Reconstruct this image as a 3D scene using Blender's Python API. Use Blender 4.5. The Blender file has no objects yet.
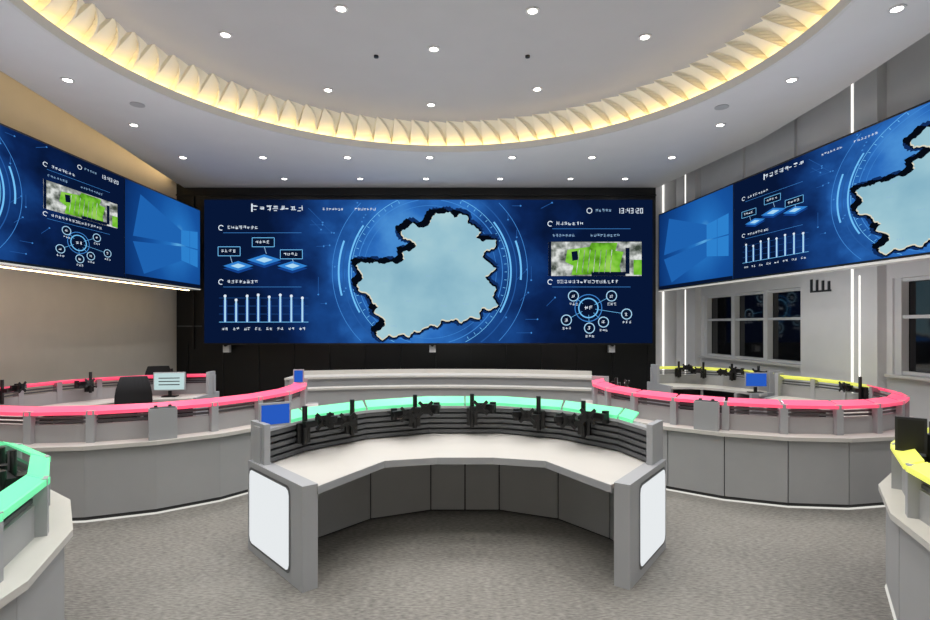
import bpy, math, random
from mathutils import Vector, Matrix
from mathutils.geometry import tessellate_polygon
random.seed(7)
scn=bpy.context.scene
scn.view_settings.view_transform='Standard'
pi=math.pi

# ---------------------------------------------------------------- materials
def srgb(c):
    return tuple(((x/255)/12.92 if x/255<=0.04045 else ((x/255+0.055)/1.055)**2.4) for x in c)
def mat(name,col,rough=0.5,emit=None,es=1.0,metal=0.0,noise=0.0,nscale=20,bump=0.0,spec=0.5):
    m=bpy.data.materials.new(name); m.use_nodes=True
    nt=m.node_tree; b=nt.nodes['Principled BSDF']
    c=srgb(col)+(1,)
    b.inputs['Base Color'].default_value=c
    b.inputs['Roughness'].default_value=rough
    b.inputs['Metallic'].default_value=metal
    b.inputs['Specular IOR Level'].default_value=spec
    if emit:
        b.inputs['Emission Color'].default_value=srgb(emit)+(1,)
        b.inputs['Emission Strength'].default_value=es
    if noise or bump:
        tc=nt.nodes.new('ShaderNodeTexCoord'); n=nt.nodes.new('ShaderNodeTexNoise')
        n.inputs['Scale'].default_value=nscale; n.inputs['Detail'].default_value=4
        nt.links.new(tc.outputs['Object'],n.inputs['Vector'])
        if noise:
            r=nt.nodes.new('ShaderNodeMapRange')
            r.inputs['To Min'].default_value=1-noise; r.inputs['To Max'].default_value=1+noise
            r.inputs['From Min'].default_value=0.25; r.inputs['From Max'].default_value=0.75
            nt.links.new(n.outputs['Fac'],r.inputs['Value'])
            v=nt.nodes.new('ShaderNodeVectorMath'); v.operation='SCALE'
            v.inputs[0].default_value=c[:3]
            nt.links.new(r.outputs['Result'],v.inputs['Scale'])
            nt.links.new(v.outputs['Vector'],b.inputs['Base Color'])
        if bump:
            bp=nt.nodes.new('ShaderNodeBump'); bp.inputs['Strength'].default_value=bump
            bp.inputs['Distance'].default_value=0.01
            nt.links.new(n.outputs['Fac'],bp.inputs['Height'])
            nt.links.new(bp.outputs['Normal'],b.inputs['Normal'])
    return m
def emat(name,col,s=1.0):
    m=bpy.data.materials.new(name); m.use_nodes=True; nt=m.node_tree
    for n in list(nt.nodes): nt.nodes.remove(n)
    o=nt.nodes.new('ShaderNodeOutputMaterial'); e=nt.nodes.new('ShaderNodeEmission')
    e.inputs['Color'].default_value=srgb(col)+(1,)
    e.inputs['Strength'].default_value=s
    nt.links.new(e.outputs[0],o.inputs[0]); return m

M={}
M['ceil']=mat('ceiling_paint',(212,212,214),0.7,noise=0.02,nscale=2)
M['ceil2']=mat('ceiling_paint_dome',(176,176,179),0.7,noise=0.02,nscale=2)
M['vane']=mat('plaster_vane',(238,232,214),0.7)
M['wallL']=mat('warm_wall_paint',(200,194,182),0.7,noise=0.03,nscale=3)
M['wallR']=mat('grey_wall_panel',(212,213,216),0.6,noise=0.03,nscale=3)
M['black']=mat('black_cladding',(7,8,10),0.4)
M['black2']=mat('black_trim',(22,23,26),0.4)
M['trim']=mat('light_trim',(205,205,205),0.5)
M['desk']=mat('console_grey',(168,169,171),0.5,noise=0.03,nscale=4)
M['deskdark']=mat('console_gap',(50,50,52),0.6)
M['top']=mat('console_worktop',(208,205,200),0.35,noise=0.02,nscale=6)
M['slat']=mat('slat_rail',(95,97,100),0.4,metal=0.3)
M['slatd']=mat('slat_rail_dark',(35,36,40),0.5)
M['post']=mat('console_post',(168,170,174),0.45)
M['armb']=mat('black_plastic',(9,9,11),0.4)
M['chair']=mat('chair_fabric',(24,24,27),0.8)
M['metal']=mat('brushed_metal',(150,150,152),0.3,metal=0.8)
M['pink']=mat('pink_acrylic_light',(238,95,125),0.3,emit=(245,75,112),es=0.75)
M['green']=mat('green_acrylic_light',(110,218,160),0.3,emit=(100,235,165),es=0.6)
M['yellow']=mat('yellow_acrylic_light',(225,225,110),0.3,emit=(230,235,100),es=0.65)
M['warm']=emat('warm_led',(255,220,152),10.5)
M['warm2']=emat('warm_led_wall',(255,218,158),12)
M['white']=emat('white_led',(255,252,245),1.5)
M['toe']=emat('toe_kick_led',(250,248,240),0.75)
M['panelw']=emat('white_light_panel',(236,240,242),0.95)
M['lamp']=emat('lamp_disc',(255,250,240),14)
M['glass']=mat('night_window_glass',(14,16,20),0.05,spec=0.8)
M['frame']=mat('window_frame',(205,207,210),0.4)
M['mon']=emat('monitor_blue',(40,90,190),1.0)
M['monw']=emat('monitor_white',(190,215,215),1.0)

# carpet
def carpet():
    m=bpy.data.materials.new('carpet'); m.use_nodes=True; nt=m.node_tree; b=nt.nodes['Principled BSDF']
    tc=nt.nodes.new('ShaderNodeTexCoord')
    n1=nt.nodes.new('ShaderNodeTexNoise'); n1.inputs['Scale'].default_value=42; n1.inputs['Detail'].default_value=5
    n2=nt.nodes.new('ShaderNodeTexNoise'); n2.inputs['Scale'].default_value=0.9; n2.inputs['Detail'].default_value=3
    mp=nt.nodes.new('ShaderNodeMapping'); mp.inputs['Scale'].default_value=(0.5,1.6,1)
    nt.links.new(tc.outputs['Object'],mp.inputs['Vector']); nt.links.new(mp.outputs[0],n1.inputs['Vector'])
    nt.links.new(tc.outputs['Object'],n2.inputs['Vector'])
    a=nt.nodes.new('ShaderNodeMath'); a.operation='MULTIPLY_ADD'; a.inputs[1].default_value=0.3
    nt.links.new(n2.outputs['Fac'],a.inputs[0]); 
    s=nt.nodes.new('ShaderNodeMath'); s.operation='MULTIPLY'; s.inputs[1].default_value=0.7
    nt.links.new(n1.outputs['Fac'],s.inputs[0]); nt.links.new(s.outputs[0],a.inputs[2])
    r=nt.nodes.new('ShaderNodeValToRGB')
    r.color_ramp.elements[0].position=0.36; r.color_ramp.elements[0].color=srgb((94,92,88))+(1,)
    r.color_ramp.elements[1].position=0.64; r.color_ramp.elements[1].color=srgb((142,139,133))+(1,)
    nt.links.new(a.outputs[0],r.inputs[0]); nt.links.new(r.outputs[0],b.inputs['Base Color'])
    b.inputs['Roughness'].default_value=0.65
    bp=nt.nodes.new('ShaderNodeBump'); bp.inputs['Strength'].default_value=0.3; bp.inputs['Distance'].default_value=0.01
    nt.links.new(n1.outputs['Fac'],bp.inputs['Height']); nt.links.new(bp.outputs[0],b.inputs['Normal'])
    return m
M['carpet']=carpet()

# ---------------------------------------------------------------- mesh builder
class MB:
    def __init__(s): s.v=[];s.f=[];s.m=[];s.mats=[];s.uv={}
    def mi(s,k):
        if k not in s.mats: s.mats.append(k)
        return s.mats.index(k)
    def face(s,pts,k):
        i=len(s.v); s.v+= [tuple(p) for p in pts]; s.f.append(tuple(range(i,i+len(pts)))); s.m.append(s.mi(k))
    def grid(s,rings,k,closed=False,loop=False):
        n=len(rings[0]); base=len(s.v)
        for r in rings: s.v+=[tuple(p) for p in r]
        R=len(rings); mi=s.mi(k)
        for i in range(R if loop else R-1):
            j=(i+1)%R
            for q in range(n if closed else n-1):
                w=(q+1)%n
                s.f.append((base+i*n+q,base+j*n+q,base+j*n+w,base+i*n+w)); s.m.append(mi)
        if closed and not loop:
            s.f.append(tuple(base+q for q in range(n))); s.m.append(mi)
            s.f.append(tuple(base+(R-1)*n+q for q in reversed(range(n)))); s.m.append(mi)
    def strip(s,A,B,z0a,z1a,k,z0b=None,z1b=None):
        z0b=z0a if z0b is None else z0b; z1b=z1a if z1b is None else z1b
        s.grid([[(a[0],a[1],z0a),(a[0],a[1],z1a),(b[0],b[1],z1b),(b[0],b[1],z0b)] for a,b in zip(A,B)],k,closed=True)
    def box(s,c,size,k,rz=0.0,M4=None):
        hx,hy,hz=[q/2 for q in size]
        mt=Matrix.Translation(c)@Matrix.Rotation(rz,4,'Z')
        if M4 is not None: mt=mt@M4
        P=[mt@Vector(p) for p in [(-hx,-hy,-hz),(hx,-hy,-hz),(hx,hy,-hz),(-hx,hy,-hz),(-hx,-hy,hz),(hx,-hy,hz),(hx,hy,hz),(-hx,hy,hz)]]
        b=len(s.v); s.v+=[tuple(p) for p in P]; mi=s.mi(k)
        for f in [(0,3,2,1),(4,5,6,7),(0,1,5,4),(1,2,6,5),(2,3,7,6),(3,0,4,7)]:
            s.f.append(tuple(b+q for q in f)); s.m.append(mi)
    def cyl(s,p0,p1,r,k,n=14,r1=None):
        p0=Vector(p0);p1=Vector(p1);r1=r if r1 is None else r1
        d=(p1-p0).normalized(); a=d.orthogonal().normalized(); b=d.cross(a)
        s.grid([[p+(a*math.cos(t)+b*math.sin(t))*rr for t in [2*pi*i/n for i in range(n)]] for p,rr in ((p0,r),(p1,r1))],k,closed=True)
    def obj(s,name,parent=None,bevel=0,loc=None):
        me=bpy.data.meshes.new(name)
        vs=s.v
        if loc is not None: vs=[(a-loc[0],b-loc[1],c-loc[2]) for a,b,c in vs]
        me.from_pydata(vs,[],s.f)
        for k in s.mats: me.materials.append(M[k])
        me.polygons.foreach_set('material_index',s.m)
        me.validate(); me.update()
        import bmesh
        bm=bmesh.new(); bm.from_mesh(me); bmesh.ops.recalc_face_normals(bm,faces=bm.faces); bm.to_mesh(me); bm.free()
        o=bpy.data.objects.new(name,me); scn.collection.objects.link(o)
        if loc is not None: o.location=loc
        if parent: o.parent=parent
        if bevel:
            md=o.modifiers.new('Bevel','BEVEL'); md.width=bevel; md.segments=2; md.limit_method='ANGLE'
        return o

# ---------------------------------------------------------------- room shell
ZC=5.5; ZT=6.3; ZD=6.02
def wr(y): return 6.5-0.122*(y-6.8)      # right wall line
YB=-2.5; YF=14.3
b=MB(); b.box((-0.2,5.9,-0.05),(17,17.6,0.1),'carpet'); b.obj('floor')
b=MB(); b.box((-7.6,5.9,3.15),(0.2,17.6,6.3),'wallL'); b.obj('wall_left')
b=MB(); b.box((-0.2,YB-0.1,3.15),(16,0.2,6.3),'wallL'); b.obj('wall_back')
b=MB(); b.box((-1.27,YF+0.1,3.15),(12.46,0.2,6.3),'black')
b.box((5.65,YF+0.1,3.15),(1.38,0.2,6.3),'wallR')
for i in range(14):
    b.box((-7.2+i*0.92,YF-0.012,0.75),(0.012,0.03,1.4),'black2')
b.box((-1.27,YF-0.02,5.3),(12.46,0.05,0.03),'black2')
b.box((-7.05,YF-0.03,3.3),(0.05,0.06,4.0),'black2')
b.box((-7.0,YF-0.03,1.9),(0.9,0.06,0.03),'slat')
b.obj('wall_front')
def rq(y0,y1,z0,z1,off0,off1,k,bb):
    A=[(wr(y0)-off1,y0),(wr(y1)-off1,y1)]; B=[(wr(y0)-off0,y0),(wr(y1)-off0,y1)]
    bb.strip(A,B,z0,z1,k)
W1=(9.9,13.2); W2=(3.4,8.15); ZS,ZH=1.2,2.62
b=MB()
rq(YB,YF+0.1,0,ZS,-0.2,0,'wallR',b); rq(YB,YF+0.1,ZH,ZT,-0.2,0,'wallR',b)
rq(YB,W2[0],ZS,ZH,-0.2,0,'wallR',b); rq(W2[1],W1[0],ZS,ZH,-0.2,0,'wallR',b); rq(W1[1],YF+0.1,ZS,ZH,-0.2,0,'wallR',b)
b.obj('wall_right')
for n,(y0,y1) in enumerate((W1,W2)):
    b=MB()
    rq(y0,y1,ZS,ZH,-0.17,-0.15,'glass',b)
    cnt=3 if n==0 else 4
    for i in range(cnt+1):
        y=y0+0.05+(y1-y0-0.1)*i/cnt; rq(y-0.06,y+0.06,ZS,ZH,-0.14,-0.03,'frame',b)
    for z in (ZS+0.03,ZS+0.85,ZH-0.03): rq(y0,y1,z-0.025,z+0.025,-0.14,-0.05,'frame',b)
    rq(y0-0.05,y1+0.05,ZS-0.04,ZS-0.001,0.0,0.08,'trim',b)
    b.obj('window_%d'%(n+1))
for (y0,y1) in ((8.25,9.82),(13.3,14.2),(1.6,3.2)):
    b=MB(); rq(y0,y1,0,ZT,0.001,0.14,'wallR',b)
    rq(y0+0.43,y0+0.465,0.4,ZT-0.1,0.141,0.15,'white',b)
    if y0<13: rq(y0+0.30,y0+0.32,0.4,2.7,0.141,0.15,'white',b)
    b.obj('wall_column')
for (y0,y1) in ((10.1,11.4),(11.6,13.0),(5.0,7.9)):
    b=MB(); rq(y0,y1,4.9,ZT,0.001,0.05,'wallR',b); b.obj('wall_panel')
b=MB()
b.box((5.15,YF-0.02,3.0),(0.03,0.03,5.6),'white')
b.obj('wall_led_strip')
b=MB()
for i in range(4):
    y=9.55-i*0.13
    rq(y-0.02,y+0.02,2.52,2.72-(0.02*i),0.141,0.16,'slatd',b)
rq(9.12,9.57,2.49,2.52,0.141,0.16,'slatd',b)
b.obj('wall_emblem')
b=MB(); b.box((-7.485,5.9,0.06),(0.03,16.8,0.12),'slatd'); b.obj('baseboard_left')

# lower ceiling with circular opening
CX,CY,RO=-0.38,6.65,4.7
poly=[(-6.55,YB),(-6.5,7.7),(-6.8,10.5),(-7.3,YF-0.01),(5.0,YF-0.01),(5.7,10.6),(5.75,8.5),(5.65,6.0),(5.65,YB)]
def rayhit(a):
    d=Vector((math.cos(a),math.sin(a))); best=None
    for i in range(len(poly)):
        p=Vector(poly[i])-Vector((CX,CY)); q=Vector(poly[(i+1)%len(poly)])-Vector((CX,CY)); e=q-p
        den=d.x*e.y-d.y*e.x
        if abs(den)<1e-9: continue
        t=(p.x*e.y-p.y*e.x)/den; u=(p.x*d.y-p.y*d.x)/den
        if t>0 and -1e-6<=u<=1+1e-6 and (best is None or t<best): best=t
    return (CX+d.x*best,CY+d.y*best)
angs=sorted([2*pi*i/180 for i in range(180)]+[math.atan2(p[1]-CY,p[0]-CX)%(2*pi) for p in poly])
b=MB()
rings=[]
for a in angs:
    i=(CX+RO*math.cos(a),CY+RO*math.sin(a)); o=rayhit(a)
    rings.append([(i[0],i[1],ZC),(i[0],i[1],ZC+0.1),(o[0],o[1],ZC+0.1),(o[0],o[1],ZC)])
b.grid(rings,'ceil',closed=True,loop=True)
b.obj('ceiling')
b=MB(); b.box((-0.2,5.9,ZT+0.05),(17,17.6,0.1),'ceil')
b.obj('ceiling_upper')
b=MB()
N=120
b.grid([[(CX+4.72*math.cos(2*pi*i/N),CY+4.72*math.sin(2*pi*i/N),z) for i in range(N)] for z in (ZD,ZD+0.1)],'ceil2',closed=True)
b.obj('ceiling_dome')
# scalloped vane ring
b=MB(); NV=80; SUB=8; rings=[]
for v in range(NV):
    for q in range(SUB+1):
        s=q/SUB; a=2*pi*(v+s)/NV
        col=[]
        for h in range(8):
            t=h/7
            r=5.12-0.66*t**0.8
            r+= -0.10*s -0.02*math.sin(pi*s)
            z=5.6+(ZD+0.01-5.6)*t
            col.append((CX+r*math.cos(a),CY+r*math.sin(a),z))
        rings.append(col)
b.grid(rings,'vane',loop=True)
for v in range(NV):
    a0=2*pi*v/NV
    fr=[]
    for h in range(9):
        t=h/8
        z=5.6+(ZD-5.6)*t
        ro=5.12-0.66*t**0.8+0.03
        ri=ro-0.08-0.20*math.sin(pi*min(1,0.12+0.80*t))
        ri=max(ri,4.24)
        sw=0.055*t**1.6
        th=0.004
        def pt(r,aa): return (CX+r*math.cos(aa),CY+r*math.sin(aa),z)
        ai=a0+sw+0.02*t
        fr.append([pt(ro,a0-th+sw*0.4),pt(ri,ai-th*0.7),pt(ri,ai+th*0.7),pt(ro,a0+th+sw*0.4)])
    b.grid(fr,'vane',closed=True)
b.obj('trim_1')
def annulus(name,r0,r1,z0,z1,k,n=180):
    b=MB(); b.grid([[(CX+r*math.cos(2*pi*i/n),CY+r*math.sin(2*pi*i/n),z) for r,z in ((r0,z0),(r0,z1),(r1,z1),(r1,z0))] for i in range(n)],k,closed=True,loop=True); return b.obj(name)
annulus('cove_led_strip',4.78,4.84,5.602,5.615,'warm')
annulus('trim_2',4.66,4.71,5.485,5.62,'trim')
le=[(-6.55,YB+0.01),(-6.5,7.7),(-6.8,10.5),(-7.25,13.9)]
sh=lambda d:[(x+d,y) for x,y in le]
b=MB(); b.strip(sh(-0.001),sh(-0.02),5.5,5.78,'ceil'); b.obj('trim_3')
b=MB(); b.strip(sh(-0.021),sh(-0.04),5.70,5.74,'warm2'); b.obj('cove_led_strip')

# downlights
def downlight(x,y,z,e=100,r=0.06):
    b=MB(); n=20
    b.grid([[(x+rr*math.cos(2*pi*i/n),y+rr*math.sin(2*pi*i/n),zz) for i in range(n)] for rr,zz in ((r+0.03,z-0.001),(r+0.03,z-0.014),(r,z-0.014),(r,z-0.004))],'trim',closed=True)
    b.face([(x+r*math.cos(2*pi*i/n),y+r*math.sin(2*pi*i/n),z-0.011) for i in range(n)],'lamp')
    o=b.obj('recessed_downlight',loc=(x,y,z))
    l=bpy.data.lights.new('downlight_beam','SPOT'); l.energy=e; l.spot_size=math.radians(125); l.spot_blend=0.9; l.shadow_soft_size=0.06
    l.color=(1,0.975,0.945)
    lo=bpy.data.objects.new('downlight_beam',l); scn.collection.objects.link(lo); lo.parent=o; lo.location=(0,0,-0.04)
E=145
for x in (-6.0,-4.3,-2.5,-0.75,1.0,2.7,4.4): downlight(x,11.7,ZC,E*0.8,0.065)
for x in (-4.4,-2.55,-0.95,0.86,2.57,3.9): downlight(x,13.4,ZC,30,0.06)
for x,y in ((-5.78,8.0),(-5.9,9.8),(4.55,9.8),(4.75,8.0),(4.87,6.2),(-5.75,6.1),(-5.7,4.2),(4.9,4.3),(-5.7,2.2),(4.9,2.2),(-3.5,0.3),(2.8,0.3),(-1.2,0.1),(0.7,0.1),(-4.5,-1.6),(-1.5,-1.6),(1.2,-1.6),(4,-1.6)): downlight(x,y,ZC,E)
for x,y in ((-1.6,7.1),(-3.37,7.74),(0.88,7.15),(-0.46,8.14),(2.55,7.8),(-2.38,9.56),(-0.63,10.2),(1.25,9.52),(-2.5,5.2),(-0.4,5.0),(1.8,5.2),(-0.4,3.2),(-2.2,3.4),(1.5,3.4)): downlight(x,y,ZD,E*1.15)
for x,y,z in ((-5.3,8.9,ZC),(4.2,9.0,ZC)):
    b=MB(); b.cyl((x,y,z-0.012),(x,y,z-0.001),0.11,'desk',24); b.obj('ceiling_speaker')
for x,y in ((-1.35,8.35),(0.95,8.35)):
    b=MB(); b.cyl((x,y,ZD-0.03),(x,y,ZD-0.001),0.035,'black2',16); b.obj('smoke_detector')
# added fill: unseen area lights facing up to brighten the ceiling, no fixture
def upward_fill(x,y,z,s,e):
    l=bpy.data.lights.new('ceiling_fill','AREA'); l.shape='DISK'; l.size=s; l.energy=e; l.color=(0.98,0.985,1.0)
    o=bpy.data.objects.new('ceiling_fill',l); scn.collection.objects.link(o); o.location=(x,y,z); o.rotation_euler=(pi,0,0)
for x,y,e in ((-4.3,7.5,56),(3.5,7.9,50),(-0.3,9.3,52),(-0.3,2.0,46),(4.4,2.0,36),(-4.4,2.0,38)):
    upward_fill(x,y,0.9,1.2,e)

# ---------------------------------------------------------------- dashboard screens
def screen_bg(name,kind):
    m=bpy.data.materials.new(name); m.use_nodes=True; nt=m.node_tree
    for n in list(nt.nodes): nt.nodes.remove(n)
    o=nt.nodes.new('ShaderNodeOutputMaterial'); e=nt.nodes.new('ShaderNodeEmission')
    uv=nt.nodes.new('ShaderNodeUVMap'); 
    mp=nt.nodes.new('ShaderNodeMapping'); nt.links.new(uv.outputs[0],mp.inputs[0])
    if kind=='dash':
        mp.inputs['Location'].default_value=(-1.47*1.25,-0.52*0.9,0); mp.inputs['Scale'].default_value=(1.25,0.9,1)
    else:
        mp.inputs['Location'].default_value=(-1.1,-0.5,0)
    ln=nt.nodes.new('ShaderNodeVectorMath'); ln.operation='LENGTH'; nt.links.new(mp.outputs[0],ln.inputs[0])
    ns=nt.nodes.new('ShaderNodeTexNoise'); ns.inputs['Scale'].default_value=3.0 if kind=='dash' else 1.2; ns.inputs['Detail'].default_value=6
    nt.links.new(uv.outputs[0],ns.inputs['Vector'])
    a=nt.nodes.new('ShaderNodeMath'); a.operation='MULTIPLY_ADD'; a.inputs[1].default_value=1.2 if kind=='dash' else 0.4
    nt.links.new(ns.outputs['Fac'],a.inputs[0]); nt.links.new(ln.outputs['Value'],a.inputs[2])
    r=nt.nodes.new('ShaderNodeValToRGB'); cr=r.color_ramp
    if kind=='dash':
        stops=[(0.7,(78,148,215)),(1.05,(44,108,188)),(1.35,(24,68,134)),(1.7,(12,36,84)),(2.0,(7,22,54))]
        sc=0.5
    else:
        stops=[(0.2,(90,170,225)),(0.4,(36,112,190)),(0.75,(22,82,158)),(1.2,(14,58,122)),(1.5,(8,34,82))]
        sc=0.6
    ml=nt.nodes.new('ShaderNodeMath'); ml.operation='MULTIPLY'; ml.inputs[1].default_value=sc
    nt.links.new(a.outputs[0],ml.inputs[0]); nt.links.new(ml.outputs[0],r.inputs[0])
    while len(cr.elements)<len(stops): cr.elements.new(0.5)
    for el,(p,c) in zip(cr.elements,stops): el.position=min(1,p*sc); el.color=srgb(c)+(1,)
    nt.links.new(r.outputs[0],e.inputs[0]); e.inputs[1].default_value=1.0
    nt.links.new(e.outputs[0],o.inputs[0]); return m
M['dash']=screen_bg('dashboard_background','dash'); M['wall_paper']=screen_bg('desktop_wallpaper','win')
def noise_emit(name,c0,c1,c2,scale,p=(0.35,0.5,0.65)):
    m=bpy.data.materials.new(name); m.use_nodes=True; nt=m.node_tree
    for n in list(nt.nodes): nt.nodes.remove(n)
    o=nt.nodes.new('ShaderNodeOutputMaterial'); e=nt.nodes.new('ShaderNodeEmission'); uv=nt.nodes.new('ShaderNodeUVMap')
    ns=nt.nodes.new('ShaderNodeTexNoise'); ns.inputs['Scale'].default_value=scale; ns.inputs['Detail'].default_value=6
    nt.links.new(uv.outputs[0],ns.inputs['Vector']); r=nt.nodes.new('ShaderNodeValToRGB'); cr=r.color_ramp; cr.elements.new(0.5)
    for el,q,c in zip(cr.elements,p,(c0,c1,c2)): el.position=q; el.color=srgb(c)+(1,)
    nt.links.new(ns.outputs['Fac'],r.inputs[0]); nt.links.new(r.outputs[0],e.inputs[0]); nt.links.new(e.outputs[0],o.inputs[0]); return m
M['map']=noise_emit('map_fill',(122,170,192),(152,194,208),(182,214,218),1.4,(0.3,0.5,0.7))
M['aer_g']=noise_emit('aerial_green',(70,130,20),(115,190,50),(150,205,85),9)
M['aer_w']=noise_emit('aerial_city',(60,70,60),(150,155,150),(225,228,225),16)
M['mapedge']=emat('map_edge',(218,214,196)); M['mapshade']=emat('map_shadow',(5,10,20)); M['mapglow']=emat('map_glow',(16,44,92))
M['l1']=emat('ui_line',(115,195,248)); M['l2']=emat('ui_line_dim',(65,135,210)); M['l3']=emat('ui_line_faint',(38,90,160))
M['tx']=emat('ui_text',(225,236,248)); M['tx2']=emat('ui_text_dim',(145,182,215))
M['dk']=emat('ui_dark',(8,20,46)); M['bar']=emat('ui_bar',(170,216,244)); M['dia']=emat('ui_diamond',(50,130,210)); M['dia2']=emat('ui_diamond_dark',(18,62,135)); M['winl']=emat('wallpaper_window_light',(44,128,205)); M['winb']=emat('wallpaper_beam',(30,98,176))

class Canvas:
    def __init__(s,org,right,up,W,H,PW=447.,PH=143.):
        s.o=Vector(org); s.r=Vector(right).normalized(); s.u=Vector(up)
        s.n=s.r.cross(s.u); s.W=W;s.H=H;s.PW=PW;s.PH=PH; s.v=[];s.f=[];s.m=[];s.uv=[];s.mats=[]
    def P(s,x,y,l): return tuple(s.o+s.r*(x/s.PW*s.W)+s.u*((1-y/s.PH)*s.H)+s.n*(0.002+0.003*l))
    def poly(s,pts,k,l=1):
        if k not in s.mats: s.mats.append(k)
        i=len(s.v); s.v+=[s.P(x,y,l) for x,y in pts]; s.uv+=[(x/s.PH,1-y/s.PH) for x,y in pts]
        if len(pts)<=4: s.f.append(tuple(range(i,i+len(pts)))); s.m.append(s.mats.index(k))
        else:
            for t in tessellate_polygon([[Vector((x,y,0)) for x,y in pts]]):
                s.f.append(tuple(i+q for q in t)); s.m.append(s.mats.index(k))
    def rect(s,x0,y0,x1,y1,k,l=1): s.poly([(x0,y0),(x1,y0),(x1,y1),(x0,y1)],k,l)
    def line(s,a,c,w,k,l=2):
        d=Vector((c[0]-a[0],c[1]-a[1])); 
        if d.length<1e-6: return
        q=Vector((-d.y,d.x)).normalized()*w/2
        s.poly([(a[0]+q.x,a[1]+q.y),(c[0]+q.x,c[1]+q.y),(c[0]-q.x,c[1]-q.y),(a[0]-q.x,a[1]-q.y)],k,l)
    def arc(s,cx,cy,r,w,k,a0=0,a1=360,l=2,n=64,ymax=143):
        P=[math.radians(a0+(a1-a0)*i/n) for i in range(n+1)]
        for a,c in zip(P,P[1:]):
            pts=[(cx+r*math.cos(a),cy+r*math.sin(a)),(cx+r*math.cos(c),cy+r*math.sin(c)),(cx+(r+w)*math.cos(c),cy+(r+w)*math.sin(c)),(cx+(r+w)*math.cos(a),cy+(r+w)*math.sin(a))]
            if all(0<=p[1]<=ymax for p in pts): s.poly(pts,k,l)
    def disc(s,cx,cy,r,k,l=2,n=20): s.poly([(cx+r*math.cos(2*pi*i/n),cy+r*math.sin(2*pi*i/n)) for i in range(n)],k,l)
    def text(s,x,y,n,h,k='tx',l=4):
        w=h*0.95
        for i in range(n):
            gx=x+i*w*1.08
            for q in range(5):
                if random.random()<0.6:
                    yy=y+h*(0.1+0.8*random.random()); x0=gx+w*0.3*random.random(); s.rect(x0,yy-h*0.045,gx+w*(0.6+0.35*random.random()),yy+h*0.045,k,l)
                else:
                    xx=gx+w*(0.1+0.75*random.random()); y0=y+h*0.35*random.random(); s.rect(xx-h*0.045,y0,xx+h*0.045,y+h*(0.65+0.35*random.random()),k,l)
    def digits(s,x,y,t,h,k='tx',l=4):
        seg={'0':'abcdef','1':'bc','2':'abged','3':'abgcd','4':'fgbc','5':'afgcd','6':'afgcde','7':'abc','8':'abcdefg','9':'abcdfg'}
        w=h*0.5; q=h*0.12
        for ch in t:
            if ch==':':
                s.rect(x+q,y+h*.25,x+2*q,y+h*.4,k,l); s.rect(x+q,y+h*.65,x+2*q,y+h*.8,k,l); x+=h*0.38; continue
            for g in seg[ch]:
                r={'a':(0,0,w,q),'d':(0,h-q,w,h),'g':(0,h/2-q/2,w,h/2+q/2),'f':(0,0,q,h/2),'b':(w-q,0,w,h/2),'e':(0,h/2,q,h),'c':(w-q,h/2,w,h)}[g]
                s.rect(x+r[0],y+r[1],x+r[2],y+r[3],k,l)
            x+=h*0.72
    def obj(s,name,parent):
        me=bpy.data.meshes.new(name); me.from_pydata(s.v,[],s.f)
        for k in s.mats: me.materials.append(M[k])
        me.polygons.foreach_set('material_index',s.m)
        ul=me.uv_layers.new(name='UVMap')
        for lp in me.loops: ul.data[lp.index].uv=s.uv[lp.vertex_index]
        me.update(); o=bpy.data.objects.new(name,me); scn.collection.objects.link(o); o.parent=parent; return o
mp0=[(357,265),(362,262),(370,264),(376,262),(383,264),(391,262),(398,264),(405,259),(403,252),(411,251),(417,245),(412,240),(404,238),(402,231),(408,228),(413,223),(419,228),(428,226),(431,220),(436,213),(443,214),(450,212),(454,218),(461,214),(468,217),(468,224),(475,227),(481,232),(476,238),(483,242),(496,240),(494,248),(485,251),(482,257),(488,262),(496,268),(490,273),(485,277),(489,283),(496,289),(492,296),(498,305),(491,309),(483,307),(479,312),(480,318),(470,316),(462,322),(456,318),(450,320),(442,319),(438,326),(432,324),(425,327),(420,331),(414,330),(410,336),(403,333),(395,336),(389,334),(383,339),(379,336),(377,331),(385,326),(386,320),(380,315),(375,312),(379,306),(373,301),(369,294),(361,291),(358,284),(364,278),(361,271)]
rm=random.Random(3)
MAP=[]
for i,p in enumerate(mp0):
    q=mp0[(i+1)%len(mp0)]; MAP.append((p[0]-205,p[1]-200))
    dx,dy=q[0]-p[0],q[1]-p[1]
    for t in (0.25,0.5,0.75):
        j=rm.uniform(-0.12,0.12); MAP.append((p[0]+dx*t-dy*j-205,p[1]+dy*t+dx*j-200))
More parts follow.
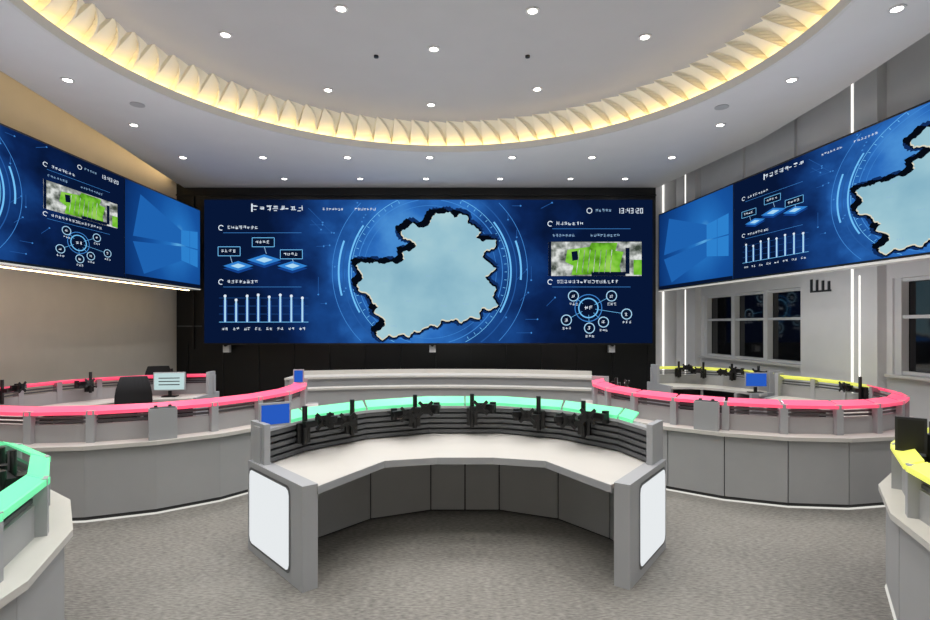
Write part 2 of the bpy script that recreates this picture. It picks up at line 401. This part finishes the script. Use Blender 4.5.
def dashboard(c):
    c.rect(0,0,447,143,'dash',0)
    r=random.Random(11)
    for i in range(70):
        x=r.uniform(95,345); y=r.uniform(6,136)
        if abs(x-225)<60: continue
        L=r.uniform(5,22); d=r.choice([(1,0),(0,1),(0.7,0.7),(0.7,-0.7)])
        x2,y2=x+d[0]*L,min(140,max(3,y+d[1]*L)); c.line((x,y),(x2,y2),0.5,'l3',1); c.disc(x2,y2,0.9,'l2',1,8)
    cx,cy=225,72
    for rr,w,k in ((66,0.4,'l2'),(72,0.8,'l2'),(78,0.5,'l1'),(86,1.0,'l3'),(97,0.6,'l2')):
        c.arc(cx,cy,rr,w,k,0,360,l=1,n=120,ymax=142.5)
    c.arc(cx,cy,80,1.6,'l1',-38,30,l=2); c.arc(cx,cy,80,1.6,'l1',150,215,l=2)
    c.arc(cx,cy,90,1.8,'l1',-20,5,l=2,n=20); c.arc(cx,cy,90,1.8,'l1',165,200,l=2,n=20)
    for i in range(60):
        a=math.radians(i*6)
        p=(cx+74.5*math.cos(a),cy+74.5*math.sin(a)); q=(cx+77*math.cos(a),cy+77*math.sin(a))
        if 0<p[1]<142 and 0<q[1]<142: c.line(p,q,0.5,'l1',2)
    cl=lambda y:min(142.5,max(0.5,y))
    for q in range(10):
        a=2*pi*q/10; c.poly([(x+5*math.cos(a)-1.5,cl(y+5*math.sin(a)-1)) for x,y in MAP],'mapglow',3+q*0.02)
    for n_,(dx,dy) in enumerate(((-2.5,-2),(-4.5,-3.5),(-6.5,-4.5),(-1.6,1.8),(1.8,1.2),(0,2.6),(1.2,-1.6),(-3,0))):
        c.poly([(x+dx,cl(y+dy)) for x,y in MAP],'mapshade',3.5+n_*0.02)
    for dx,dy in ((-0.8,1.0),(-0.3,1.3),(0.2,0.5)):
        c.poly([(x+dx,cl(y+dy)) for x,y in MAP],'mapedge',4.2+0.1*dx)
    c.poly(MAP,'map',5)
    for (x,y) in ((185,66),(215,40),(250,50),(270,80),(225,75),(205,100),(240,105),(262,103),(190,125),(182,80)):
        c.text(x-4,y,3,2.0,'tx2',6)
    c.text(48,5,1,6,'tx'); c.rect(47,4,48.5,12,'tx',4); c.text(55,5.5,4,6.5,'tx'); c.text(86,5.5,2,6.5,'tx'); c.line((81,9),(84,9),1,'tx',4)
    c.text(118,8,7,3,'tx'); c.text(150,8,7,3,'tx')
    c.arc(384,11,2.2,0.7,'tx',0,360,l=4,n=12); c.text(390,9,5,3.2,'tx2'); c.digits(412,8.5,'13:43:20',5.2,'tx')
    for (x,y) in ((17,28),(17,82),(345,24),(345,82)):
        c.arc(x,y,2,0.8,'tx',60,330,l=4,n=14); c.text(x+6,y-2.2,8 if x<100 else (7 if y<50 else 16),3.8,'tx')
        c.line((x+2,y+5),(x+80,y+5),0.4,'l2',2)
    for (x,y,s) in ((34,66,15),(60,60,17),(88,66,15)):
        for k,dy,l in (('dia2',2.6,2),('dia',0,3)):
            c.poly([(x-s,y+dy),(x,y-s*0.32+dy),(x+s,y+dy),(x,y+s*0.32+dy)],k,l)
        c.poly([(x-s*.5,y),(x,y-s*0.16),(x+s*.5,y),(x,y+s*0.16)],'bar',4)
    for (x,y) in ((26,47),(60,38),(88,50)):
        c.rect(x-12,y,x+10,y+9,'dk',3)
        for e in (((x-12,y),(x+10,y)),((x-12,y+9),(x+10,y+9)),((x-12,y),(x-12,y+9)),((x+10,y),(x+10,y+9))): c.line(*e,0.6,'l1',4)
        c.text(x-9,y+2.3,4,3.6); c.line((x,y+9),(x+2,y+16),0.6,'tx2',3)
    hs=[26,22,26,27,25,27,26,24]
    for i,h in enumerate(hs):
        x=21+i*11; c.rect(x-0.9,122-h,x+0.9,122,'bar',4); c.rect(x-2.0,122-h*0.85,x+2.0,122,'dia2',3); c.disc(x,122-h,1.5,'tx',5,8); c.text(x-3.2,127,2,3.3)
    c.line((15,122),(104,122),0.6,'l1',3)
    for i in range(3): c.line((15,114-i*8),(104,114-i*8),0.3,'l3',2)
    c.text(347,34,7,3.2,'tx2'); c.text(385,34,9,3.2,'tx2')
    c.rect(343,42,436,76,'aer_w',3)
    c.rect(343,42,346,76,'dk',4)
    c.poly([(362,50),(384,47),(386,43),(412,43),(410,51),(418,52),(414,66),(416,74),(366,75),(368,66),(360,62)],'aer_g',4)
    c.poly([(366,52),(372,51),(373,60),(367,61)],'dk',5)
    for q in range(7): c.line((374+q*5.4,50),(371+q*5.6,73),0.6,'aer_w',5)
    c.rect(386,72,420,76,'dk',5); c.rect(420,48,424,74,'dk',4); c.rect(428,60,436,75,'aer_g',4)
    c.arc(383,108,9,1.2,'l1',l=3,n=30); c.arc(383,108,13,0.8,'l2',l=3,n=30); c.disc(383,108,7,'dk',3); c.text(379,105.5,2,4.5)
    for (x,y) in ((368,96),(406,96),(361,120),(421,114),(384,128),(398,122)):
        c.line((383,108),(x,y),0.4,'l1',2); c.disc(x,y,4.6,'dk',4); c.arc(x,y,4.6,0.9,'bar',l=5,n=18); c.text(x-2.2,y-2,1,4,'tx',6)
        c.text(x-4,y+6.5,3,3,'tx',4)
def wallpaper(c):
    c.rect(0,0,240,143,'wall_paper',0)
    cx,cy=168,74
    c.poly([(cx,cy-26),(cx,cy-2),(20,cy+6),(40,cy-60)],'winb',1)
    c.poly([(cx,cy+2),(cx,cy+27),(50,cy+60),(20,cy+14)],'winb',1)
    s=30
    for i in (0,1):
        x0=cx+i*(s+1.5); x1=x0+s; g=lambda x:26+0.11*(x-cx)
        c.poly([(x0,cy-g(x0)),(x1,cy-g(x1)),(x1,cy-1),(x0,cy-1)],'winl',2)
        c.poly([(x0,cy+1),(x1,cy+1),(x1,cy+g(x1)),(x0,cy+g(x0))],'winl',2)
    c.rect(0,138,240,143,'dk',2)

def empty(name,loc):
    o=bpy.data.objects.new(name,None); o.location=loc; scn.collection.objects.link(o); return o
E0=empty('video_wall',(0,0,0))
b=MB(); b.box((-0.93,14.12,3.29),(11.5,0.3,3.74),'black'); b.obj('housing',E0)
c=Canvas((-6.62,13.965,1.47),(1,0,0),(0,0,1),11.38,3.64); dashboard(c); c.obj('display',E0)
b=MB()
for x in (-6.1,-0.83,3.75):
    b.box((x,14.1,1.36),(0.16,0.12,0.26),'trim'); b.cyl((x,14.04,1.42),(x,13.98,1.42),0.04,'armb')
b.obj('camera_box',E0)
ZB,SH=2.84,1.87
EL=empty('video_wall',(0,0,0))
yj=10.4; WD=8.6
c=Canvas((-6.45,yj-WD,ZB),(0,1,0),(0,0,1),WD,SH); dashboard(c); c.obj('display_dashboard',EL)
c=Canvas((-6.45,yj+0.03,ZB),(0,1,0),(0,0,1),2.95,SH,PW=240); wallpaper(c); c.obj('display_desktop',EL)
b=MB(); y0=yj-WD-0.05; y1=yj+3.02
b.box((-6.62,(y0+y1)/2,ZB+SH/2),(0.32,y1-y0,SH+0.06),'black')
b.box((-6.62,(y0+y1)/2,ZB-0.045),(0.3,y1-y0,0.03),'trim')
b.box((-6.46,(y0+y1)/2,ZB-0.045),(0.02,y1-y0,0.015),'toe')
b.box((-6.74,(y0+y1)/2,ZB-0.067),(0.03,y1-y0,0.012),'warm2')
for y in (3,5.5,8,10.5,12.8): b.box((-7.15,y,ZB+SH/2),(0.74,0.15,0.3),'black2')
b.obj('housing',EL)
ER=empty('video_wall',(0,0,0))
def sr(y): return 6.63-0.122*y
d=Vector((sr(2)-sr(14),2-14,0)).normalized()
yw=10.85
st=Vector((sr(13.95),13.95,ZB)); jn=Vector((sr(yw),yw,ZB)); WW=(jn-st).length-0.03
c=Canvas(st,d,(0,0,1),WW,SH,PW=240); wallpaper(c); c.obj('display_desktop',ER)
c=Canvas(jn,d,(0,0,1),WD,SH); dashboard(c); c.obj('display_dashboard',ER)
b=MB()
ye=(jn+d*WD).y-0.05
A=[(sr(14.0),14.0),(sr(ye),ye)]; B=[(sr(14.0)+0.28,14.0),(sr(ye)+0.28,ye)]
b.strip([(x+0.004,y) for x,y in A],B,ZB-0.03,ZB+SH+0.03,'black')
b.strip([(x+0.0,y) for x,y in A],B,ZB-0.06,ZB-0.031,'trim')
b.strip([(x+0.0,y) for x,y in A],[(x+0.02,y) for x,y in A],ZB-0.066,ZB-0.053,'toe')
for y in (4,7,10,13): b.box((wr(y)-0.25,y,ZB+SH/2),(0.5,0.15,0.3),'black2')
b.obj('housing',ER)

# ---------------------------------------------------------------- consoles
def ring_console(cx,cy,R,a0,a1,colf,kx=1.0,ky=1.0,deep=0.85,capoff=0.2,capw=0.17):
    def P(r,a):
        c_,s_=math.cos(a),math.sin(a)
        return (cx+r*c_*(kx if c_>0 else 1),cy+r*s_*(ky if s_>0 else 1))
    a0,a1=math.radians(a0),math.radians(a1)
    L=abs(a1-a0)*R; ns=max(3,int(round(L/0.62))); b=MB()
    A=[a0+(a1-a0)*i/ns for i in range(ns+1)]
    b.strip([P(R-0.02,a) for a in A],[P(R-0.1,a) for a in A],0.03,0.71,'deskdark')
    for i in range(ns):
        g=0.005/R
        aa=[A[i]+g,A[i+1]-g]
        b.strip([P(R,a) for a in aa],[P(R-0.03,a) for a in aa],0.05,0.70,'desk')
    b.strip([P(R-0.015,a) for a in A],[P(R-0.06,a) for a in A],0.0,0.045,'deskdark')
    b.strip([P(R+0.005,a) for a in A],[P(R-0.014,a) for a in A],0.0,0.014,'toe')
    b.strip([P(R+0.04,a) for a in A],[P(R-deep,a) for a in A],0.71,0.75,'top')
    for i in range(0,ns+1,2):
        x,y=P(R-deep*0.55,A[i]); b.box((x,y,0.355),(deep*0.85,0.04,0.71),'desk',rz=A[i])
    rp=R-capoff
    b.strip([P(rp+0.02,a) for a in A],[P(rp-0.02,a) for a in A],0.75,0.93,'desk')
    for z in (0.955,0.995):
        b.strip([P(rp+0.012,a) for a in A],[P(rp-0.012,a) for a in A],z-0.012,z+0.012,'slat')
    for i,a in enumerate(A):
        x,y=P(rp+0.02,a); b.box((x,y,0.91),(0.10,0.075,0.32),'post',rz=a)
    for i in range(ns):
        k=colf(math.degrees((A[i]+A[i+1])/2))
        if k is None: continue
        g=0.02/R; aa=[A[i]+g,A[i+1]-g]
        b.strip([P(rp+0.07,a) for a in aa],[P(rp+0.07-capw,a) for a in aa],1.045,1.06,k,z0b=1.085,z1b=1.10)
        b.strip([P(rp+0.075,a) for a in aa],[P(rp+0.055,a) for a in aa],1.03,1.065,k)
    for a in (a0,a1):
        x,y=P(R-deep/2+0.02,a); b.box((x,y,0.38),(deep+0.06,0.05,0.76),'post',rz=a)
        x,y=P(rp-0.05,a); b.box((x,y,0.94),(0.26,0.05,0.38),'post',rz=a)
    return b.obj('control_console',loc=(cx,cy,0)),P,rp
LR=ring_console(-4.3,7.5,2.2,22,-268,lambda d:'pink')
RR=ring_console(3.95,7.95,2.2,160,375+25,lambda d:'pink' if d<352 else 'yellow',kx=0.88,ky=1.0)
FR=ring_console(4.2,8.8,2.3,100,20,lambda d:'yellow',kx=0.62,ky=1.15)
LG=ring_console(-4.18,1.9,2.2,80,-50,lambda d:'green',ky=1.1,capoff=0.14,capw=0.09)
RY=ring_console(4.8,1.95,2.42,105,225,lambda d:'yellow',ky=1.22,capoff=0.10,capw=0.09)

# centre console
inn=[(-1.08,4.03),(-0.92,4.35),(-0.70,4.78),(-0.25,4.90),(0.25,4.90),(0.70,4.78),(0.92,4.35),(1.08,4.06)]
out=[(-1.82,4.72),(-1.6,5.3),(-1.08,5.85),(-0.42,6.2),(0.42,6.2),(1.06,5.85),(1.54,5.3),(1.68,4.76)]
def Q(i,t):
    i=max(0,min(6.999,i)); k=int(i); f=i-k
    a=Vector(inn[k]).lerp(Vector(inn[k+1]),f); o=Vector(out[k]).lerp(Vector(out[k+1]),f); p=a.lerp(o,t); return (p.x,p.y)
def row(t,i0=0,i1=7,n=None):
    idx=sorted(set([i0,i1]+[k for k in range(8) if i0<k<i1])); return [Q(i if i<7 else 6.9999,t) for i in idx]
b=MB()
b.strip(row(0),row(0.97),0.715,0.75,'top')
b.strip(row(-0.004),row(0.02),0.69,0.748,'post')
b.strip(row(0.63),row(0.66),0.0,0.71,'deskdark')
for s0,s1 in ((0.02,0.99),(1.01,1.99),(2.01,2.99),(3.01,3.49),(3.51,3.99),(4.01,4.99),(5.01,5.99),(6.01,6.98)):
    b.strip(row(0.61,s0,s1),row(0.632,s0,s1),0.02,0.705,'desk')
b.strip(row(0.94),row(0.97),0.0,0.74,'desk')
b.strip(row(0.84),row(0.87),0.75,1.03,'slatd')
for q in range(5):
    z=0.785+q*0.056
    b.strip(row(0.81),row(0.842),z-0.02,z+0.016,'slat')
b.strip(row(0.80),row(0.90),1.03,1.055,'post')
for i in (0.02,1,2,3.5,5,6,6.98):
    x,y=Q(i,0.9); a=Vector(Q(i,1))-Vector(Q(i,0)); b.box((x,y,0.91),(0.12,0.05,0.32),'post',rz=math.atan2(a.y,a.x))
for s0,s1 in ((0.55,0.98),(1.02,1.98),(2.02,3.49),(3.51,4.98),(5.02,5.98),(6.02,6.45)):
    b.strip(row(0.82,s0,s1),row(0.99,s0,s1),1.065,1.08,'green',z0b=1.115,z1b=1.13)
    b.strip(row(0.815,s0,s1),row(0.83,s0,s1),1.055,1.085,'green')
for p,q in ((Vector((-1.17,3.96)),Vector((-1.87,4.74))),(Vector((1.2,4.0)),Vector((1.74,4.76)))):
    sg=-1 if p.x<0 else 1
    dv=(q-p).normalized(); nin=Vector((dv.y,-dv.x)) if sg<0 else Vector((-dv.y,dv.x))
    th=0.12
    p2=p+nin*th; q2=q+nin*th
    b.strip([p,q],[p2,q2],0.0,0.765,'post')
    out_n=-nin
    def onp(s,z,e): 
        r=p+dv*s+out_n*e; return (r.x,r.y,z)
    Lp=(q-p).length
    def clip(s0,s1,z0,z1,c,e): return [onp(s0+c,z0,e),onp(s1-c,z0,e),onp(s1-c*.3,z0+c*.3,e),onp(s1,z0+c,e),onp(s1,z1-c,e),onp(s1-c*.3,z1-c*.3,e),onp(s1-c,z1,e),onp(s0+c,z1,e),onp(s0+c*.3,z1-c*.3,e),onp(s0,z1-c,e),onp(s0,z0+c,e),onp(s0+c*.3,z0+c*.3,e)]
    b.face(clip(0.20,Lp-0.03,0.06,0.72,0.05,0.003),'slat')
    b.face(clip(0.22,Lp-0.045,0.08,0.70,0.05,0.006),'panelw')
    r=q+nin*0.06-dv*0.12; b.box((r.x,r.y,0.93),(0.30,0.05,0.34),'post',rz=math.atan2(dv.y,dv.x))
b.obj('control_console',loc=(0,5,0))

# back row console
b=MB()
def arcp(r,n=20,x0=-3.7,x1=2.75):
    cx,cy=-0.45,3.2; R0=r
    return [(x,cy+math.sqrt(R0*R0-(x-cx)**2)) for x in [x0+(x1-x0)*i/n for i in range(n+1)]]
b.strip(arcp(8.7),arcp(9.6),0.80,0.84,'top')
b.strip(arcp(8.74),arcp(8.8),0.0,0.80,'desk')
b.strip(arcp(9.5),arcp(9.55),0.0,0.80,'desk')
b.strip(arcp(9.3),arcp(9.34),0.84,0.93,'top')
b.strip(arcp(8.2),arcp(8.5),0.62,0.66,'top')
b.strip(arcp(8.24),arcp(8.5),0.0,0.62,'desk')
for i in range(0,21,4):
    p=arcp(8.74)[i]; q=arcp(9.55)[i]; b.box(((p[0]+q[0])/2,(p[1]+q[1])/2,0.39),(0.04,0.8,0.78),'desk')
b.obj('control_console',loc=(-0.45,12.2,0))

# ---------------------------------------------------------------- monitor arms
def monitor_arm(x,y,z,rz,v=0,S=1.3):
    b=MB()
    R=Matrix.Translation((x,y,z))@Matrix.Rotation(rz,4,'Z')@Matrix.Scale(S,4)
    def T(p): return tuple(R@Vector(p))
    def bx(c,s,k='armb',r=0): 
        b.box(T(c),tuple(q*S for q in s),k,rz=rz+r)
    bx((0,0,0.0),(0.09,0.05,0.14)); b.cyl(T((0,-0.04,-0.08)),T((0,-0.04,0.19)),0.018*S,'armb')
    for sd in ((1,-1) if v%3==2 else ((1,) if v%3==0 else (-1,))):
        zz=0.07 if sd==1 else 0.03
        bx((sd*0.08,-0.06,zz),(0.2,0.04,0.04),r=0.2*sd); b.cyl(T((sd*0.17,-0.08,zz-0.03)),T((sd*0.17,-0.08,zz+0.06)),0.026*S,'armb')
        bx((sd*0.12,-0.13,zz+0.03),(0.15,0.035,0.04),r=-0.5*sd)
        b.cyl(T((sd*0.07,-0.165,zz+0.03)),T((sd*0.07,-0.19,zz+0.03)),0.03*S,'armb')
        bx((sd*0.07,-0.195,zz+0.03),(0.075,0.012,0.075))
        for q in (pi/4,-pi/4):
            b.box(T((sd*0.07,-0.205,zz+0.03)),(0.15*S,0.012*S,0.024*S),'armb',rz=rz,M4=Matrix.Rotation(q,4,'Y'))
    return b.obj('monitor_arm',loc=(x,y,z))
for n_,i in enumerate((0.85,1.7,2.75,3.6,4.65,5.45)):
    x,y=Q(i,0.775); a=Vector(Q(i,1))-Vector(Q(i,0)); monitor_arm(x,y,0.95,math.atan2(a.y,a.x)-pi/2,n_)
def ring_arms(ring,degs,rr=0.07):
    _,P,rp=ring
    for n_,dg in enumerate(degs):
        a=math.radians(dg); x,y=P(rp-rr,a); monitor_arm(x,y,0.97,a-pi/2,n_,1.2)
ring_arms(LR,(-175,-215,-250))
ring_arms(RR,(190,355))
ring_arms(FR,(85,65,45,28))
ring_arms(LG,(60,20,38))
ring_arms(RY,(125,150,140))

# ---------------------------------------------------------------- small monitors
def monitor(x,y,z,w,h,rz,k,stand=True):
    b=MB(); R=Matrix.Translation((x,y,z))@Matrix.Rotation(rz,4,'Z')
    def T(p): return tuple(R@Vector(p))
    s=0.12 if stand else 0.0
    b.box(T((0,0,s+h/2)),(w+0.03,0.03,h+0.03),'post' if k!='armb' else 'slatd',rz=rz)
    f=[T((-w/2,-0.017,s)),T((w/2,-0.017,s)),T((w/2,-0.017,s+h)),T((-w/2,-0.017,s+h))]
    b.face(f,k)
    if k=='monw':
        for q in range(3): b.box(T((0,-0.02,s+h*(0.3+0.2*q))),(w*0.7,0.003,0.015),'slatd',rz=rz)
    if stand:
        b.box(T((0,0.02,0.075)),(0.05,0.03,0.14),'armb',rz=rz); b.box(T((0,0.02,0.008)),(0.22,0.16,0.014),'armb',rz=rz)
    else:
        b.box(T((0,0.02,-0.05)),(0.05,0.02,0.12),'armb',rz=rz)
    return b.obj('desk_monitor',loc=(x,y,z))
x,y=Q(0.3,0.86); monitor(x,y,1.07,0.24,0.17,math.radians(35),'mon',False)
monitor(-2.42,8.0,1.10,0.12,0.17,0.2,'mon',False)
monitor(-4.85,9.03,0.751,0.46,0.27,0.15,'monw'); 
monitor(5.05,9.55,0.751,0.34,0.22,-0.1,'mon')
x,y=RY[1](RY[2]-0.02,math.radians(141)); monitor(x,y,1.09,0.14,0.2,math.radians(-40),'armb',False)
def eq(x,y,z,s,rz):
    b=MB(); b.box((x,y,z+s[2]/2),s,'post',rz=rz); b.box((x,y,z+s[2]+0.006),(s[0]*0.9,s[1]*0.9,0.01),'slat',rz=rz)
    for q in (-0.25,0.25): b.box((x+q*s[0]*math.cos(rz),y+q*s[0]*math.sin(rz),z+s[2]+0.02),(0.03,s[1]*0.4,0.02),'slatd',rz=rz)
    b.obj('equipment_box',bevel=0.004,loc=(x,y,z))
p=LR[1](2.14,math.radians(-57)); eq(p[0],p[1],0.751,(0.26,0.09,0.32),math.radians(33))
p=RR[1](2.14,math.radians(235)); eq(p[0],p[1],0.751,(0.26,0.09,0.32),math.radians(-35))

# ---------------------------------------------------------------- chairs
def chair(x,y,rz):
    b=MB(); R=Matrix.Translation((x,y,0))@Matrix.Rotation(rz,4,'Z')
    def T(p): return tuple(R@Vector(p))
    for i in range(5):
        a=2*pi*i/5; e=(0.3*math.cos(a),0.3*math.sin(a),0.07)
        b.cyl(T((0,0,0.11)),T(e),0.025,'armb',8,0.016); b.cyl(T((e[0]-0.02,e[1],0.03)),T((e[0]+0.02,e[1],0.03)),0.03,'armb',12)
    b.cyl(T((0,0,0.1)),T((0,0,0.42)),0.03,'metal')
    b.box(T((0,0,0.46)),(0.5,0.48,0.08),'chair',rz=rz)
    rows=[]
    for h in range(7):
        t=h/6; w=0.23+0.03*math.sin(pi*t)-0.05*t*t; z=0.58+0.56*t; yb=0.22+0.06*t
        st=[]
        for q in range(9):
            u=-1+2*q/8; st.append(T((w*u,yb-0.05*u*u,z)))
        for q in range(9):
            u=1-2*q/8; st.append(T((w*u,yb+0.05-0.05*u*u,z)))
        rows.append(st)
    b.grid(rows,'chair',closed=True)
    b.box(T((0,0.26,0.52)),(0.07,0.03,0.2),'armb',rz=rz)
    for s in (-1,1):
        b.cyl(T((s*0.27,0.05,0.45)),T((s*0.27,0.05,0.66)),0.018,'armb',8); b.box(T((s*0.27,0.0,0.67)),(0.06,0.26,0.03),'armb',rz=rz)
    b.obj('office_chair',bevel=0.01,loc=(x,y,0))
chair(-5.8,10.35,0.4); chair(-4.95,8.2,0.5)

# ---------------------------------------------------------------- world + camera
w=bpy.data.worlds.new('World'); scn.world=w; w.use_nodes=True
w.node_tree.nodes['Background'].inputs[0].default_value=(0.01,0.012,0.02,1); w.node_tree.nodes['Background'].inputs[1].default_value=1
cam=bpy.data.cameras.new('Camera'); co=bpy.data.objects.new('Camera',cam); scn.collection.objects.link(co)
co.location=(0,0,1.93); co.rotation_euler=(pi/2,0,0); cam.sensor_width=36; cam.lens=36*550/930; cam.shift_y=15/930
cam.clip_start=0.05
scn.camera=co
